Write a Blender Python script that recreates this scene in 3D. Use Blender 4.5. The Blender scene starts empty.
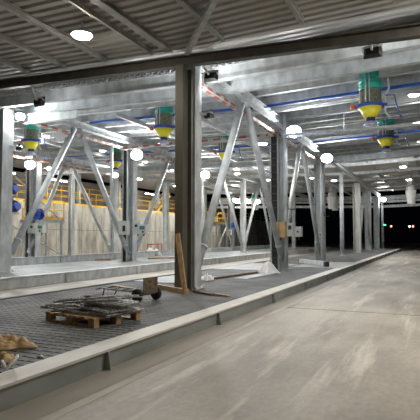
import bpy, math, random
from mathutils import Vector, Matrix
R = random.Random(7)
scene = bpy.context.scene
COL = scene.collection
PI = math.pi

# ------------------------------------------------------------------ materials
def new_mat(name):
    m = bpy.data.materials.new(name); m.use_nodes = True
    nt = m.node_tree
    return m, nt, nt.nodes['Principled BSDF']

def noise_mat(name, c0, c1, scale=4, rough=0.5, metal=0.0, stretch=(1, 1, 1), detail=5, bump=0.0, lo=0.35, hi=0.65, rough2=None):
    m, nt, b = new_mat(name)
    tc = nt.nodes.new('ShaderNodeTexCoord'); mp = nt.nodes.new('ShaderNodeMapping')
    mp.inputs['Scale'].default_value = stretch
    n = nt.nodes.new('ShaderNodeTexNoise'); n.inputs['Scale'].default_value = scale; n.inputs['Detail'].default_value = detail
    r = nt.nodes.new('ShaderNodeValToRGB')
    r.color_ramp.elements[0].position = lo; r.color_ramp.elements[0].color = (*c0, 1)
    r.color_ramp.elements[1].position = hi; r.color_ramp.elements[1].color = (*c1, 1)
    L = nt.links.new
    L(tc.outputs['Object'], mp.inputs['Vector']); L(mp.outputs[0], n.inputs['Vector'])
    L(n.outputs['Fac'], r.inputs[0]); L(r.outputs[0], b.inputs['Base Color'])
    b.inputs['Roughness'].default_value = rough; b.inputs['Metallic'].default_value = metal
    if rough2 is not None:
        mr = nt.nodes.new('ShaderNodeMapRange')
        mr.inputs['To Min'].default_value = rough; mr.inputs['To Max'].default_value = rough2
        L(n.outputs['Fac'], mr.inputs['Value']); L(mr.outputs[0], b.inputs['Roughness'])
    if bump:
        bp = nt.nodes.new('ShaderNodeBump'); bp.inputs['Strength'].default_value = bump; bp.inputs['Distance'].default_value = 0.02
        L(n.outputs['Fac'], bp.inputs['Height']); L(bp.outputs[0], b.inputs['Normal'])
    return m

def plain(name, c, rough=0.5, metal=0.0, v=0.12, scale=6):
    lo = tuple(x * (1 - v) for x in c); hi = tuple(min(1, x * (1 + v)) for x in c)
    return noise_mat(name, lo, hi, scale, rough, metal)

def emit(name, c, s):
    m, nt, b = new_mat(name)
    b.inputs['Base Color'].default_value = (*c, 1)
    b.inputs['Emission Color'].default_value = (*c, 1); b.inputs['Emission Strength'].default_value = s
    return m

def floor_mat():
    m, nt, b = new_mat('worn_concrete')
    L = nt.links.new; N = nt.nodes.new
    tc = N('ShaderNodeTexCoord')
    def noise(scale, stretch, detail=6, rough=0.6):
        mp = N('ShaderNodeMapping'); mp.inputs['Scale'].default_value = stretch
        n = N('ShaderNodeTexNoise'); n.inputs['Scale'].default_value = scale; n.inputs['Detail'].default_value = detail; n.inputs['Roughness'].default_value = rough
        L(tc.outputs['Object'], mp.inputs['Vector']); L(mp.outputs[0], n.inputs['Vector']); return n
    def ramp(n, p0, c0, p1, c1):
        r = N('ShaderNodeValToRGB'); r.color_ramp.elements[0].position = p0; r.color_ramp.elements[0].color = c0
        r.color_ramp.elements[1].position = p1; r.color_ramp.elements[1].color = c1; L(n.outputs['Fac'], r.inputs[0]); return r
    def mix(kind, a, c, f):
        x = N('ShaderNodeMix'); x.data_type = 'RGBA'; x.blend_type = kind
        if isinstance(f, float): x.inputs['Factor'].default_value = f
        else: L(f, x.inputs['Factor'])
        L(a, x.inputs['A'])
        if isinstance(c, tuple): x.inputs['B'].default_value = c
        else: L(c, x.inputs['B'])
        return x.outputs['Result']
    big = ramp(noise(0.55, (1, 0.45, 1)), 0.38, (0.275, 0.245, 0.20, 1), 0.62, (0.455, 0.415, 0.35, 1)).outputs[0]
    streak = ramp(noise(1.6, (1.6, 0.16, 1), 8), 0.54, (0, 0, 0, 1), 0.66, (1, 1, 1, 1)).outputs[0]
    c = mix('MIX', big, (0.62, 0.575, 0.50, 1), mix('MULTIPLY', streak, (0.85, 0.85, 0.85, 1), 1.0))
    dark = ramp(noise(0.9, (1.5, 0.22, 1), 5), 0.55, (0, 0, 0, 1), 0.68, (1, 1, 1, 1)).outputs[0]
    c = mix('MIX', c, (0.20, 0.165, 0.12, 1), mix('MULTIPLY', dark, (0.75, 0.75, 0.75, 1), 1.0))
    grain = ramp(noise(16, (1, 0.6, 1), 8, 0.7), 0.3, (0.82, 0.82, 0.82, 1), 0.7, (1.1, 1.1, 1.1, 1)).outputs[0]
    c = mix('MULTIPLY', c, grain, 1.0)
    L(c, b.inputs['Base Color']); b.inputs['Roughness'].default_value = 0.62
    n = noise(7, (1, 1, 1)); bp = N('ShaderNodeBump'); bp.inputs['Strength'].default_value = 0.15; bp.inputs['Distance'].default_value = 0.02
    L(n.outputs['Fac'], bp.inputs['Height']); L(bp.outputs[0], b.inputs['Normal'])
    return m

def wall_mat():
    m, nt, b = new_mat('cast_concrete')
    L = nt.links.new; N = nt.nodes.new
    tc = N('ShaderNodeTexCoord'); sp = N('ShaderNodeSeparateXYZ'); cb = N('ShaderNodeCombineXYZ')
    L(tc.outputs['Object'], sp.inputs[0]); L(sp.outputs['Y'], cb.inputs['X']); L(sp.outputs['Z'], cb.inputs['Y'])
    br = N('ShaderNodeTexBrick'); br.offset = 0; br.inputs['Scale'].default_value = 1; br.inputs['Brick Width'].default_value = 3.0; br.inputs['Row Height'].default_value = 2.17
    br.inputs['Mortar Size'].default_value = 0.025; br.inputs['Mortar Smooth'].default_value = 0.4
    br.inputs['Color1'].default_value = (0.50, 0.485, 0.445, 1); br.inputs['Color2'].default_value = (0.44, 0.43, 0.40, 1); br.inputs['Mortar'].default_value = (0.2, 0.18, 0.15, 1)
    L(cb.outputs[0], br.inputs['Vector'])
    n = N('ShaderNodeTexNoise'); n.inputs['Scale'].default_value = 0.9; n.inputs['Detail'].default_value = 8; n.inputs['Roughness'].default_value = 0.65
    mp = N('ShaderNodeMapping'); mp.inputs['Scale'].default_value = (1, 1.6, 0.5); L(tc.outputs['Object'], mp.inputs[0]); L(mp.outputs[0], n.inputs['Vector'])
    r = N('ShaderNodeValToRGB'); r.color_ramp.elements[0].position = 0.35; r.color_ramp.elements[0].color = (0.5, 0.48, 0.44, 1); r.color_ramp.elements[1].position = 0.62; r.color_ramp.elements[1].color = (1.1, 1.1, 1.08, 1)
    L(n.outputs['Fac'], r.inputs[0])
    x = N('ShaderNodeMix'); x.data_type = 'RGBA'; x.blend_type = 'MULTIPLY'; x.inputs['Factor'].default_value = 1
    L(br.outputs['Color'], x.inputs['A']); L(r.outputs[0], x.inputs['B']); L(x.outputs['Result'], b.inputs['Base Color'])
    b.inputs['Roughness'].default_value = 0.8
    return m

M = {}
M['galv'] = noise_mat('galvanised_steel', (0.42, 0.44, 0.445), (0.62, 0.645, 0.65), 3.5, 0.6, 0.1, (1, 1, 0.6), 7, rough2=0.7)
M['galv_pipe'] = noise_mat('galvanised_pipe', (0.42, 0.45, 0.46), (0.6, 0.63, 0.645), 2.5, 0.55, 0.15, detail=6)
M['dark_paint'] = noise_mat('dark_grey_paint', (0.065, 0.061, 0.054), (0.095, 0.09, 0.08), 3, 0.6, 0.1)
M['olive_paint'] = noise_mat('weathered_grey_steel', (0.33, 0.335, 0.31), (0.46, 0.465, 0.44), 3, 0.5, 0.3, (1, 1, .4))
M['olive_dark'] = noise_mat('dark_olive_paint', (0.09, 0.086, 0.066), (0.13, 0.125, 0.098), 2.5, 0.55, 0.1, (1, 1, .3))
M['deck'] = noise_mat('roof_sheet', (0.42, 0.405, 0.375), (0.53, 0.51, 0.48), 1.2, 0.5, 0.15, (0.5, 2, 1))
M['grate'] = noise_mat('grating_steel', (0.09, 0.093, 0.093), (0.18, 0.183, 0.18), 1.1, 0.75, 0.1, detail=8)
M['grate_light'] = noise_mat('grating_zinc', (0.27, 0.285, 0.285), (0.40, 0.415, 0.415), 1.1, 0.55, 0.2, detail=8)
M['flange'] = noise_mat('kerb_flange_dusty', (0.52, 0.50, 0.45), (0.68, 0.655, 0.6), 2.5, 0.6, 0.05, (1, .5, 1), 8)
M['web'] = noise_mat('kerb_web_steel', (0.23, 0.25, 0.235), (0.32, 0.34, 0.325), 2.2, 0.5, 0.25, (1, .5, 1), 7)
M['floor'] = floor_mat()
M['strip'] = noise_mat('smooth_concrete', (0.30, 0.275, 0.24), (0.38, 0.35, 0.31), 2, 0.7, 0, (1, .3, 1), 7)
M['wall'] = wall_mat()
M['dust'] = noise_mat('pale_dusty_concrete', (0.36, 0.33, 0.28), (0.54, 0.50, 0.44), 3, 0.75, 0, (1, .25, 1), 8)
M['upper'] = noise_mat('brown_cladding', (0.17, 0.155, 0.135), (0.30, 0.27, 0.24), 0.8, 0.8)
M['yellow'] = plain('yellow_paint', (0.78, 0.46, 0.03), 0.45)
M['cone'] = plain('bright_yellow_plastic', (0.86, 0.78, 0.05), 0.4, v=0.05)
M['teal'] = plain('teal_fabric', (0.03, 0.46, 0.37), 0.55, v=0.12)
M['bellows'] = noise_mat('olive_bellows', (0.10, 0.11, 0.065), (0.24, 0.25, 0.16), 16, 0.85)
M['blue'] = plain('blue_paint', (0.03, 0.08, 0.42), 0.4)
M['bluepipe'] = plain('blue_pipe', (0.03, 0.11, 0.46), 0.35)
M['navy'] = plain('navy_cover', (0.02, 0.035, 0.13), 0.6)
M['lav'] = plain('pale_lavender_metal', (0.5, 0.5, 0.72), 0.35, 0.3)
M['orange'] = plain('orange_cap', (0.9, 0.17, 0.05), 0.4)
M['red'] = plain('red_cable', (0.50, 0.10, 0.045), 0.5)
def stripe_mat(name, c0, c1, per):
    m, nt, b = new_mat(name); L = nt.links.new; N = nt.nodes.new
    tc = N('ShaderNodeTexCoord'); sp = N('ShaderNodeSeparateXYZ'); L(tc.outputs['Object'], sp.inputs[0])
    ad = N('ShaderNodeMath'); ad.operation = 'ADD'; L(sp.outputs['X'], ad.inputs[0]); L(sp.outputs['Y'], ad.inputs[1])
    dv = N('ShaderNodeMath'); dv.operation = 'DIVIDE'; L(ad.outputs[0], dv.inputs[0]); dv.inputs[1].default_value = per
    fr = N('ShaderNodeMath'); fr.operation = 'FRACT'; L(dv.outputs[0], fr.inputs[0])
    r = N('ShaderNodeValToRGB'); r.color_ramp.interpolation = 'CONSTANT'; r.color_ramp.elements[0].color = (*c0, 1); r.color_ramp.elements[1].position = .58; r.color_ramp.elements[1].color = (*c1, 1)
    L(fr.outputs[0], r.inputs[0]); L(r.outputs[0], b.inputs['Base Color']); b.inputs['Roughness'].default_value = .5
    return m
M['redstripe'] = stripe_mat('banded_red_cable', (0.34, 0.09, 0.05), (0.40, 0.40, 0.39), .6)
M['sheet'] = noise_mat('dull_zinc_sheet', (0.26, 0.27, 0.27), (0.40, 0.41, 0.41), 1.5, .6, .15, detail=7)
M['white'] = plain('white_cloth', (0.82, 0.82, 0.8), 0.85, v=0.05)
M['whitebox'] = plain('light_grey_enclosure', (0.66, 0.67, 0.64), 0.45, v=0.05)
M['beige'] = plain('tan_box', (0.60, 0.42, 0.21), 0.7)
M['screen'] = plain('teal_display', (0.05, 0.22, 0.2), 0.3)
M['black'] = plain('black_plastic', (0.02, 0.02, 0.022), 0.5)
M['rubber'] = plain('black_rubber', (0.03, 0.029, 0.027), 0.8)
M['rust'] = noise_mat('rusty_plate', (0.10, 0.065, 0.04), (0.22, 0.17, 0.12), 9, 0.7, 0.3)
M['wood'] = noise_mat('bare_timber', (0.33, 0.205, 0.095), (0.55, 0.375, 0.19), 5, 0.75, 0, (4, 4, 1.0), 6)
M['darkwood'] = noise_mat('dark_timber', (0.10, 0.055, 0.03), (0.2, 0.12, 0.07), 5, 0.75)
M['kraft'] = noise_mat('kraft_paper', (0.50, 0.34, 0.17), (0.70, 0.51, 0.29), 8, 0.85)
M['scrap'] = noise_mat('scrap_steel', (0.17, 0.168, 0.158), (0.42, 0.415, 0.40), 10, 0.55, 0.3)
M['flood'] = emit('flood_glow', (0.96, 0.985, 1.0), 300)
M['flood_small'] = emit('flood_glow_small', (0.96, 0.985, 1.0), 130)
M['flood_back'] = emit('flood_glow_back', (0.96, 0.985, 1.0), 60)
M['bay_front'] = emit('bay_glow_front', (1.0, 0.91, 0.78), 215)
M['bay_dim'] = emit('bay_glow_dim', (1.0, 0.90, 0.76), 45)
M['flood_soft'] = emit('flood_glow_soft', (0.96, 0.985, 1.0), 20)
M['flood_fill_up'] = emit('flood_glow_fill_up', (0.96, 0.985, 1.0), 130)
M['flood_fill_far'] = emit('flood_glow_fill_far', (0.98, 0.99, 1.0), 420)
M['flood_mid'] = emit('flood_glow_mid', (0.96, 0.985, 1.0), 180)
M['bay'] = emit('bay_glow', (1.0, 0.90, 0.76), 90)
M['bay_far'] = emit('bay_glow_far', (1.0, 0.96, 0.89), 170)
M['tube'] = emit('tube_glow', (1.0, 0.98, 0.94), 40)
M['bay_fill_deep'] = emit('bay_glow_fill_deep', (1.0, 0.98, 0.94), 12)
M['bay_fill_wall'] = emit('bay_glow_fill_wall', (1.0, 0.95, 0.86), 230)
M['green_glow'] = emit('green_sign_glow', (0.1, 1.0, 0.45), 1.2)
M['red_glow'] = emit('red_beacon_glow', (1.0, 0.32, 0.25), 1.5)
M['pale_glow'] = emit('pale_beacon_glow', (1.0, 0.85, 0.7), 1.5)

# ------------------------------------------------------------------ mesh builder
class MB:
    def __init__(s): s.v = []; s.f = []; s.sm = []
    def add(s, verts, faces, smooth=False):
        o = len(s.v); s.v += [tuple(v) for v in verts]
        for i, f in enumerate(faces):
            s.f.append([o + k for k in f]); s.sm.append(smooth if isinstance(smooth, bool) else smooth[i])
        return s
    def box(s, c, d, M3=None):
        x, y, z = [k / 2 for k in d]
        vs = [Vector((a * x, b * y, e * z)) for a in (-1, 1) for b in (-1, 1) for e in (-1, 1)]
        if M3: vs = [M3 @ v for v in vs]
        vs = [v + Vector(c) for v in vs]
        return s.add(vs, [(0, 1, 3, 2), (4, 6, 7, 5), (0, 4, 5, 1), (2, 3, 7, 6), (0, 2, 6, 4), (1, 5, 7, 3)])
    def ext(s, prof, p0, p1, up=(0, 0, 1), smooth=False):
        # prof: polygon (a, b); a along side, b along up
        p0, p1 = Vector(p0), Vector(p1); d = (p1 - p0).normalized(); up = Vector(up)
        side = d.cross(up)
        if side.length < 1e-6: side = d.cross(Vector((0, 1, 0)))
        side.normalize(); u = side.cross(d).normalized()
        n = len(prof)
        vs = [p0 + side * a + u * b for a, b in prof] + [p1 + side * a + u * b for a, b in prof]
        fs = [(i, (i + 1) % n, n + (i + 1) % n, n + i) for i in range(n)] + [tuple(range(n))[::-1], tuple(range(n, 2 * n))]
        return s.add(vs, fs, [smooth] * n + [False, False])
    def bar(s, p0, p1, w, h, up=(0, 0, 1)):
        return s.ext([(-w / 2, -h / 2), (w / 2, -h / 2), (w / 2, h / 2), (-w / 2, h / 2)], p0, p1, up)
    def ibeam(s, p0, p1, h, b, tf=0.03, tw=0.02, up=(0, 0, 1)):
        H, B, T = h / 2, b / 2, tw / 2
        return s.ext([(-B, -H), (B, -H), (B, -H + tf), (T, -H + tf), (T, H - tf), (B, H - tf), (B, H), (-B, H), (-B, H - tf), (-T, H - tf), (-T, -H + tf), (-B, -H + tf)], p0, p1, up)
    def chan(s, p0, p1, h, b, t=0.012, up=(0, 0, 1)):
        H, B = h / 2, b / 2
        return s.ext([(-B, -H), (B, -H), (B, -H + t), (-B + t, -H + t), (-B + t, H - t), (B, H - t), (B, H), (-B, H)], p0, p1, up)
    def tube(s, p0, p1, r, n=14, r2=None):
        p0, p1 = Vector(p0), Vector(p1); r2 = r if r2 is None else r2
        d = (p1 - p0).normalized(); a = d.orthogonal().normalized(); b = d.cross(a)
        vs = []
        for p, q in ((p0, r), (p1, r2)):
            vs += [p + a * q * math.cos(2 * PI * k / n) + b * q * math.sin(2 * PI * k / n) for k in range(n)]
        fs = [(i, (i + 1) % n, n + (i + 1) % n, n + i) for i in range(n)] + [tuple(range(n))[::-1], tuple(range(n, 2 * n))]
        return s.add(vs, fs, [True] * n + [False, False])
    def path(s, pts, r, n=8):
        pts = [Vector(p) for p in pts]
        rings = []
        ref = None
        for i, p in enumerate(pts):
            t = (pts[min(i + 1, len(pts) - 1)] - pts[max(i - 1, 0)]).normalized()
            if ref is None: ref = t.orthogonal().normalized()
            a = (ref - t * ref.dot(t)).normalized(); ref = a; b = t.cross(a)
            rings.append([p + a * r * math.cos(2 * PI * k / n) + b * r * math.sin(2 * PI * k / n) for k in range(n)])
        vs = [v for g in rings for v in g]; fs = []
        for j in range(len(pts) - 1):
            fs += [(j * n + i, j * n + (i + 1) % n, (j + 1) * n + (i + 1) % n, (j + 1) * n + i) for i in range(n)]
        k = len(fs); m = (len(pts) - 1) * n
        fs += [tuple(range(n))[::-1], tuple(range(m, m + n))]
        return s.add(vs, fs, [True] * k + [False, False])
    def lathe(s, prof, c=(0, 0, 0), n=24, wob=None):
        c = Vector(c); vs = []; fs = []; m = len(prof)
        for j, (r, z) in enumerate(prof):
            for i in range(n):
                a = 2 * PI * i / n; q = r * (wob(a, j) if wob else 1)
                vs.append(c + Vector((q * math.cos(a), q * math.sin(a), z)))
        for j in range(m - 1):
            fs += [(j * n + i, j * n + (i + 1) % n, (j + 1) * n + (i + 1) % n, (j + 1) * n + i) for i in range(n)]
        k = len(fs); fs += [tuple(range(n))[::-1], tuple(range((m - 1) * n, m * n))]
        return s.add(vs, fs, [True] * k + [False, False])
    def build(s, name, mat, parent=None, origin=None, fix=True):
        me = bpy.data.meshes.new(name)
        o = Vector(origin) if origin is not None else Vector((0, 0, 0))
        me.from_pydata([Vector(v) - o for v in s.v], [], s.f); me.update()
        me.polygons.foreach_set('use_smooth', s.sm)
        me.materials.append(M[mat] if isinstance(mat, str) else mat)
        if fix:
            import bmesh
            bm = bmesh.new(); bm.from_mesh(me); bmesh.ops.recalc_face_normals(bm, faces=bm.faces); bm.to_mesh(me); bm.free()
        ob = bpy.data.objects.new(name, me); COL.objects.link(ob)
        if parent is not None: ob.parent = parent
        elif origin is not None: ob.location = o
        return ob

def tag(o, label, cat, group=None):
    o['label'] = label; o['category'] = cat
    if group: o['group'] = group
    return o
def struct(o): o['kind'] = 'structure'; return o
def thing(name, label, cat, loc=(0, 0, 0), group=None, rz=0):
    o = bpy.data.objects.new(name, None); COL.objects.link(o); o.location = loc; o.rotation_euler = (0, 0, rz)
    o.empty_display_size = 0.2
    return tag(o, label, cat, group)
def copy_tree(o, loc=None, rz=None, label=None, group=None, parent=None):
    c = o.copy(); COL.objects.link(c)
    if parent is not None: c.parent = parent
    if loc is not None: c.location = loc
    if rz is not None: c.rotation_euler = (0, 0, rz)
    if label: c['label'] = label
    if group: c['group'] = group
    for ch in list(o.children): copy_tree(ch, parent=c)
    return c
ORD = ['first', 'second', 'third', 'fourth', 'fifth', 'sixth', 'seventh', 'eighth', 'ninth', 'tenth', 'eleventh', 'twelfth', 'thirteenth', 'fourteenth', 'fifteenth', 'sixteenth', 'seventeenth', 'eighteenth', 'nineteenth', 'twentieth']
def zr(x): return 0.022 * (-x - 5.8) if x < -5.8 else 0.03 * (x + 5.8)      # shallow valley roof over the near column row

# ------------------------------------------------------------------ setting
struct(MB().box((-11, 62, -0.1), (48, 142, 0.2)).build('floor', 'floor'))
struct(MB().box((-3.42, 28, 0.002), (0.42, 68, 0.004)).build('trim_1', 'strip'))
struct(MB().box((-3.14, 28, 0.002), (0.13, 68, 0.004)).build('trim_3', 'dust'))
struct(MB().box((-2, 10.95, 0.0015), (3.0, 0.014, 0.003)).box((5, 10.95, 0.0015), (11, 0.022, 0.003)).build('trim_2', 'rubber'))
struct(MB().box((-27.2, 40, 2.11), (0.4, 96, 4.22)).build('wall_left', 'wall'))
struct(MB().box((-30.2, 40, 4.1), (5.6, 96, 0.22)).build('floor_upper', 'strip'))
struct(MB().box((-33.1, 40, 5.8), (0.2, 96, 3.0)).build('wall_upper', 'upper'))
# corrugated roof: flutes run across the lanes
def corrugated(y0, y1, x0, x1, z):
    mb = MB(); prof = []; y = y0; P = 0.28
    while y < y1:
        prof += [(y, 0), (y + 0.13, 0), (y + 0.16, 0.055), (y + 0.25, 0.055)]; y += P
    vs = [(x, a, z + zr(x) + b) for x in (x0, -5.8, x1) for a, b in prof]
    n = len(prof)
    mb.add(vs, [(j * n + i, j * n + i + 1, j * n + n + i + 1, j * n + n + i) for j in (0, 1) for i in range(n - 1)])
    return mb
deck = struct(corrugated(-7, 11.35, -33, 9, 6.55).build('ceiling', 'deck', fix=False))
deck2 = struct(corrugated(11.45, 62, -33, 9, 7.06).build('ceiling', 'deck', fix=False))
md = deck2.modifiers.new('thick', 'SOLIDIFY'); md.thickness = 0.012; md.offset = 1
struct(MB().box((-12, 11.4, 7.05), (42, .06, .8)).build('wall_step', 'deck'))
md = deck.modifiers.new('thick', 'SOLIDIFY'); md.thickness = 0.012; md.offset = 1

# ------------------------------------------------------------------ islands
def grating(name, x0, x1, y0, y1, z, mat, label, pitch=0.15, wid=0.122):
    t = thing(name, label, 'grating', ((x0 + x1) / 2, y0, 0))
    ox, oy = t.location.x, t.location.y
    mb = MB(); y = y0
    while y < y1:
        mb.box((0, y + wid / 2 - oy, z - 0.025), (x1 - x0, wid, 0.05)); y += pitch
    mb.build('bearing_bars', mat, t)
    mb = MB(); k = 0; x = x0 + 0.25
    while x < x1:
        mb.box((x - ox, (y1 - y0) / 2, z - 0.011), (0.03, y1 - y0, 0.03)); x += 0.21
    mb.build('cross_rods', mat, t)
    mb = MB()
    for q in (x0 + .05, (x0 + x1) / 2, x1 - .05): mb.box((q - ox, (y1 - y0) / 2, (z - .05) / 2), (0.06, y1 - y0, z - .05))
    mb.build('support_bearers', 'web', t)
    return t
grating('grating_walkway', -8.58, -3.965, -2, 61.5, 0.235, 'grate', 'dark steel grating deck behind the near kerb, carrying the pallet and hand truck')
grating('grating_walkway', -16.93, -12.18, 4, 61.5, 0.335, 'grate_light', 'pale zinc grating deck of the middle island, across the first inner lane')
grating('grating_walkway', -24.0, -20.63, 4, 61.5, 0.335, 'grate_light', 'grating deck of the far island before the concrete wall')

def kerb(label, x, ztop, flange_in, ys, y0=-2, y1=62, mat='web', fmat='flange', sgn=1, z0=0.0):
    t = thing('kerb_beam', label, 'kerb', (x, y0, 0))
    L = y1 - y0
    MB().box((-0.015 * sgn, L / 2, (z0 + ztop) / 2 - .015), (0.025, L, ztop - z0 - .03)).build('web', mat, t)
    MB().box((-(flange_in - .04) / 2 * sgn, L / 2, ztop - 0.015), (flange_in + .04, L, 0.03)).build('top_flange', fmat, t)
    for y in ys:
        h = ztop - .03
        mb = MB(); a = -0.0025 * sgn
        mb.add([(a, y - y0 - .015, h), (a + .05 * sgn, y - y0 - .015, h), (a + .085 * sgn, y - y0 - .015, z0), (a, y - y0 - .015, z0),
                (a, y - y0 + .015, h), (a + .05 * sgn, y - y0 + .015, h), (a + .085 * sgn, y - y0 + .015, z0), (a, y - y0 + .015, z0)],
               [(0, 1, 2, 3), (7, 6, 5, 4), (0, 4, 5, 1), (1, 5, 6, 2), (2, 6, 7, 3), (3, 7, 4, 0)])
        mb.build('stiffener', mat, t)
    return t
kerb('long near steel kerb beam with pale dusty top flange beside the right lane', -3.65, 0.25, 0.31, [4.94 + 3.33 * k for k in range(-1, 17)])
kerb('pale steel kerb beam fronting the middle grating island', -11.9, 0.355, 0.27, [4.6 + 4.55 * k for k in range(13)], mat='galv', fmat='galv')
kerb('raised steel upstand beam along the back of the middle island', -17.0, 0.68, 0.16, [10.1 + 4.55 * k for k in range(11)], mat='galv', fmat='galv', z0=0.0)
kerb('steel kerb beam fronting the far island beside the innermost lane', -20.35, 0.355, 0.27, [6 + 4.55 * k for k in range(12)], mat='galv', fmat='galv')
t = thing('kerb_beam', 'steel kerb beam on the inner side of the near island, beside the second lane', 'kerb', (-8.6, -2, 0))
MB().box((-.03, 32, .12), (.03, 64, .24)).build('web', 'web', t)
MB().box((-.05, 32, .25), (.12, 64, .02)).build('top_flange', 'grate', t)

# ------------------------------------------------------------------ columns
def column(label, x, y, z0, z1, w=0.5, d=0.5, mat='galv', tf=0.04, name='steel_column', plate=True, group=None):
    t = thing(name, label, 'column', (x, y, z0), group)
    # flanges face left and right, open recess faces along the lanes
    MB().ibeam((0, 0, .03), (0, 0, z1 - z0), w, d, tf, 0.03, (1, 0, 0)).build('shaft', mat, t)
    if plate:
        MB().box((0, 0, .015), (w + .16, d + .16, .03)).build('base_plate', mat, t)
        for a in (-1, 1):
            for b in (-1, 1):
                MB().tube((a * (w / 2 + .045), b * (d / 2 + .045), .03), (a * (w / 2 + .045), b * (d / 2 + .045), .075), .02, 6).build('anchor_bolt', mat, t)
    return t
G1, G2, G3 = .235, .335, .335
t = thing('portal_column', 'dark olive column in the foreground with a timber plank leaning on it', 'column', (-5.88, 11.17, G1))
MB().ibeam((0, 0, .03), (0, 0, 6.03 - G1), .5, .22, .03, .02, (0, 1, 0)).build('shaft', 'olive_dark', t)
MB().box((0, 0, .015), (.3, .56, .03)).build('base_plate', 'olive_dark', t)
column('pale galvanised column right behind the dark olive foreground column', -5.9, 11.68, G1, 6.25, .4, .4)
column('grey column of the near island with tan box and switch boxes, behind white cloth', -5.85, 20.2, G1, 6.2, .34, .34)
column('third column along the near island, square tube lying at its foot', -5.9, 27.8, G1, 6.3, .52, .5)
column('stout column past the slim round post on the near island, dark at its top', -6.1, 44, G1, 6.3, .62, .6, 'olive_paint')
column('second last broad column along the near island', -6.15, 52, G1, 6.3, .6, .6)
column('farthest broad column at the end of the near island', -6.1, 59.5, G1, 6.3, .6, .6)
for y, lb in ((13.1, 'big pale column cut by the left edge of the photo'), (21.6, 'column of the middle island carrying white control boxes and cable ladder'), (29.8, 'middle-row column mostly hidden behind the foreground column'), (38, 'grey column standing right of the foreground column, far middle row'), (46, 'fifth column of the middle row, toward the dark opening'), (54, 'last column of the middle row')):
    column(lb, -14.4, y, G2, 6.15 + zr(-14.4), .5 if y < 20 else .38, .5 if y < 20 else .4)
for y, lb in ((22.6, 'far-row column with blue reel and control boxes, at left'), (30.6, 'far-row column before the concrete wall, left of the middle control boxes'), (38.4, 'far-row column seen just left of the foreground column'), (46.5, 'far-row column seen between the brace legs right of the foreground column'), (54.5, 'last far-row column with blue reel, before dim concrete wall')):
    column(lb, -22, y, G3, 6.15 + zr(-22), .42, .42)
column('slim dark column beside the yellow railed platform at left', -23.6, 27.7, 0, 6.3 + zr(-23.7), .3, .3, plate=False)

def slim_post(label, x, y, z0, z1, r, hook=None):
    t = thing('slim_post', label, 'post', (x, y, z0))
    MB().tube((0, 0, 0.012), (0, 0, z1 - z0), r, 12).build('tube', 'galv_pipe', t)
    MB().box((0, 0, .006), (r * 3, r * 3, .012)).build('foot', 'galv', t)
    if hook: 
        MB().path([(r, 0, hook + .25 - z0), (r + .04, -.04, hook - z0), (r + .3, -.06, hook - .02 - z0), (r + .32, -.06, hook + .02 - z0)], .025, 8).build('hook', 'black', t)
    return t
slim_post('slim round post on the near island between two broad columns', -6.1, 36.2, G1, 6.4, .14)
slim_post('slim round post right in front of the grey column with tan box, black hook', -5.6, 19.75, G1, 6.75, .085, 2.75)
slim_post('slim round post in front of the third near-island column, with black hook', -5.62, 27.1, G1, 6.0, .09, 2.75)
slim_post('slim end post carrying the farthest floodlight over the right lane', -5.55, 60.6, G1, 6.0, .14)
slim_post('slim drop pipe landing on the brace left of the middle control boxes', -14.36, 19.72, 2.85, 6.25, .07)

# ------------------------------------------------------------------ inclined braces
def brace(label, p0, p1, r, collar=True):
    t = thing('pipe_brace', label, 'brace', p0)
    a = Vector(p1) - Vector(p0); d = a.normalized()
    MB().tube((0, 0, 0), a, r, 16).build('pipe', 'galv_pipe', t)
    mb = MB()
    if collar: mb.tube(d * .55, d * .6, r * 1.25, 16); mb.build('collar', 'galv', t)
    # gusset plate at each end
    side = Vector((1, 0, 0))
    MB().bar(-d * .3, d * .2, r * 2.3, .03, side).build('gusset', 'galv', t)
    MB().bar(a - d * .2, a + d * .25, r * 2.3, .03, side).build('gusset', 'galv', t)
    return t
zz = G1
brace('front leg of the near brace pair, slanting down behind the foreground column', (-5.85, 11.95, .85), (-5.85, 15.35, 6.1), .115)
brace('rear leg of the near brace pair, landing beside the white cloth', (-5.85, 19.85, .8), (-5.85, 15.85, 6.1), .115)
brace('front leg of the second brace pair, right of the tan box column', (-5.9, 20.6, 1.4), (-5.9, 23.5, 6.15), .105)
brace('rear leg of the second brace pair, landing at the third near column', (-5.9, 27.4, .9), (-5.9, 23.9, 6.15), .105)
brace('front leg of a far brace pair between the last near-island columns', (-6.0, 44.4, .9), (-6.0, 48, 6.15), .11)
brace('rear leg of a far brace pair near the island end', (-6.0, 51.7, .9), (-6.0, 48.3, 6.15), .11)
zt = 6.2 + zr(-14.4)
brace('long pale brace rising right from the left edge column foot', (-14.4, 13.6, 1.0), (-14.4, 17.0, zt), .125)
brace('brace leg descending right to the white control boxes column', (-14.4, 21.3, .75), (-14.4, 17.35, zt), .125)
brace('brace rising right from the white control boxes column', (-14.4, 22.0, .9), (-14.4, 25.5, zt - .1), .115)
brace('middle-row brace descending behind the foreground column', (-14.4, 29.4, .9), (-14.4, 25.9, zt - .1), .115)
brace('middle-row brace rising toward the far grey column', (-14.4, 38.3, .9), (-14.4, 42, zt - .1), .115)
brace('middle-row brace descending toward the dark opening', (-14.4, 45.7, .9), (-14.4, 42.3, zt - .1), .115)
brace('middle-row brace leaning left of the far grey column', (-14.4, 33.6, zt - .1), (-14.4, 37.7, .9), .115)
brace('far-row brace rising right from the blue reel column', (-22, 22.2, .9), (-22, 25.2, 6.6), .13)
brace('far-row brace descending right in front of the concrete wall', (-22, 30.2, .6), (-22, 25.6, 6.6), .13)
brace('far-row brace leaning in the gap right of the foreground column', (-22, 46.9, .9), (-22, 42.6, 6.4), .13)
brace('last far-row brace beside the dim concrete wall', (-22, 54.1, .9), (-22, 50.4, 6.4), .13)
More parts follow.
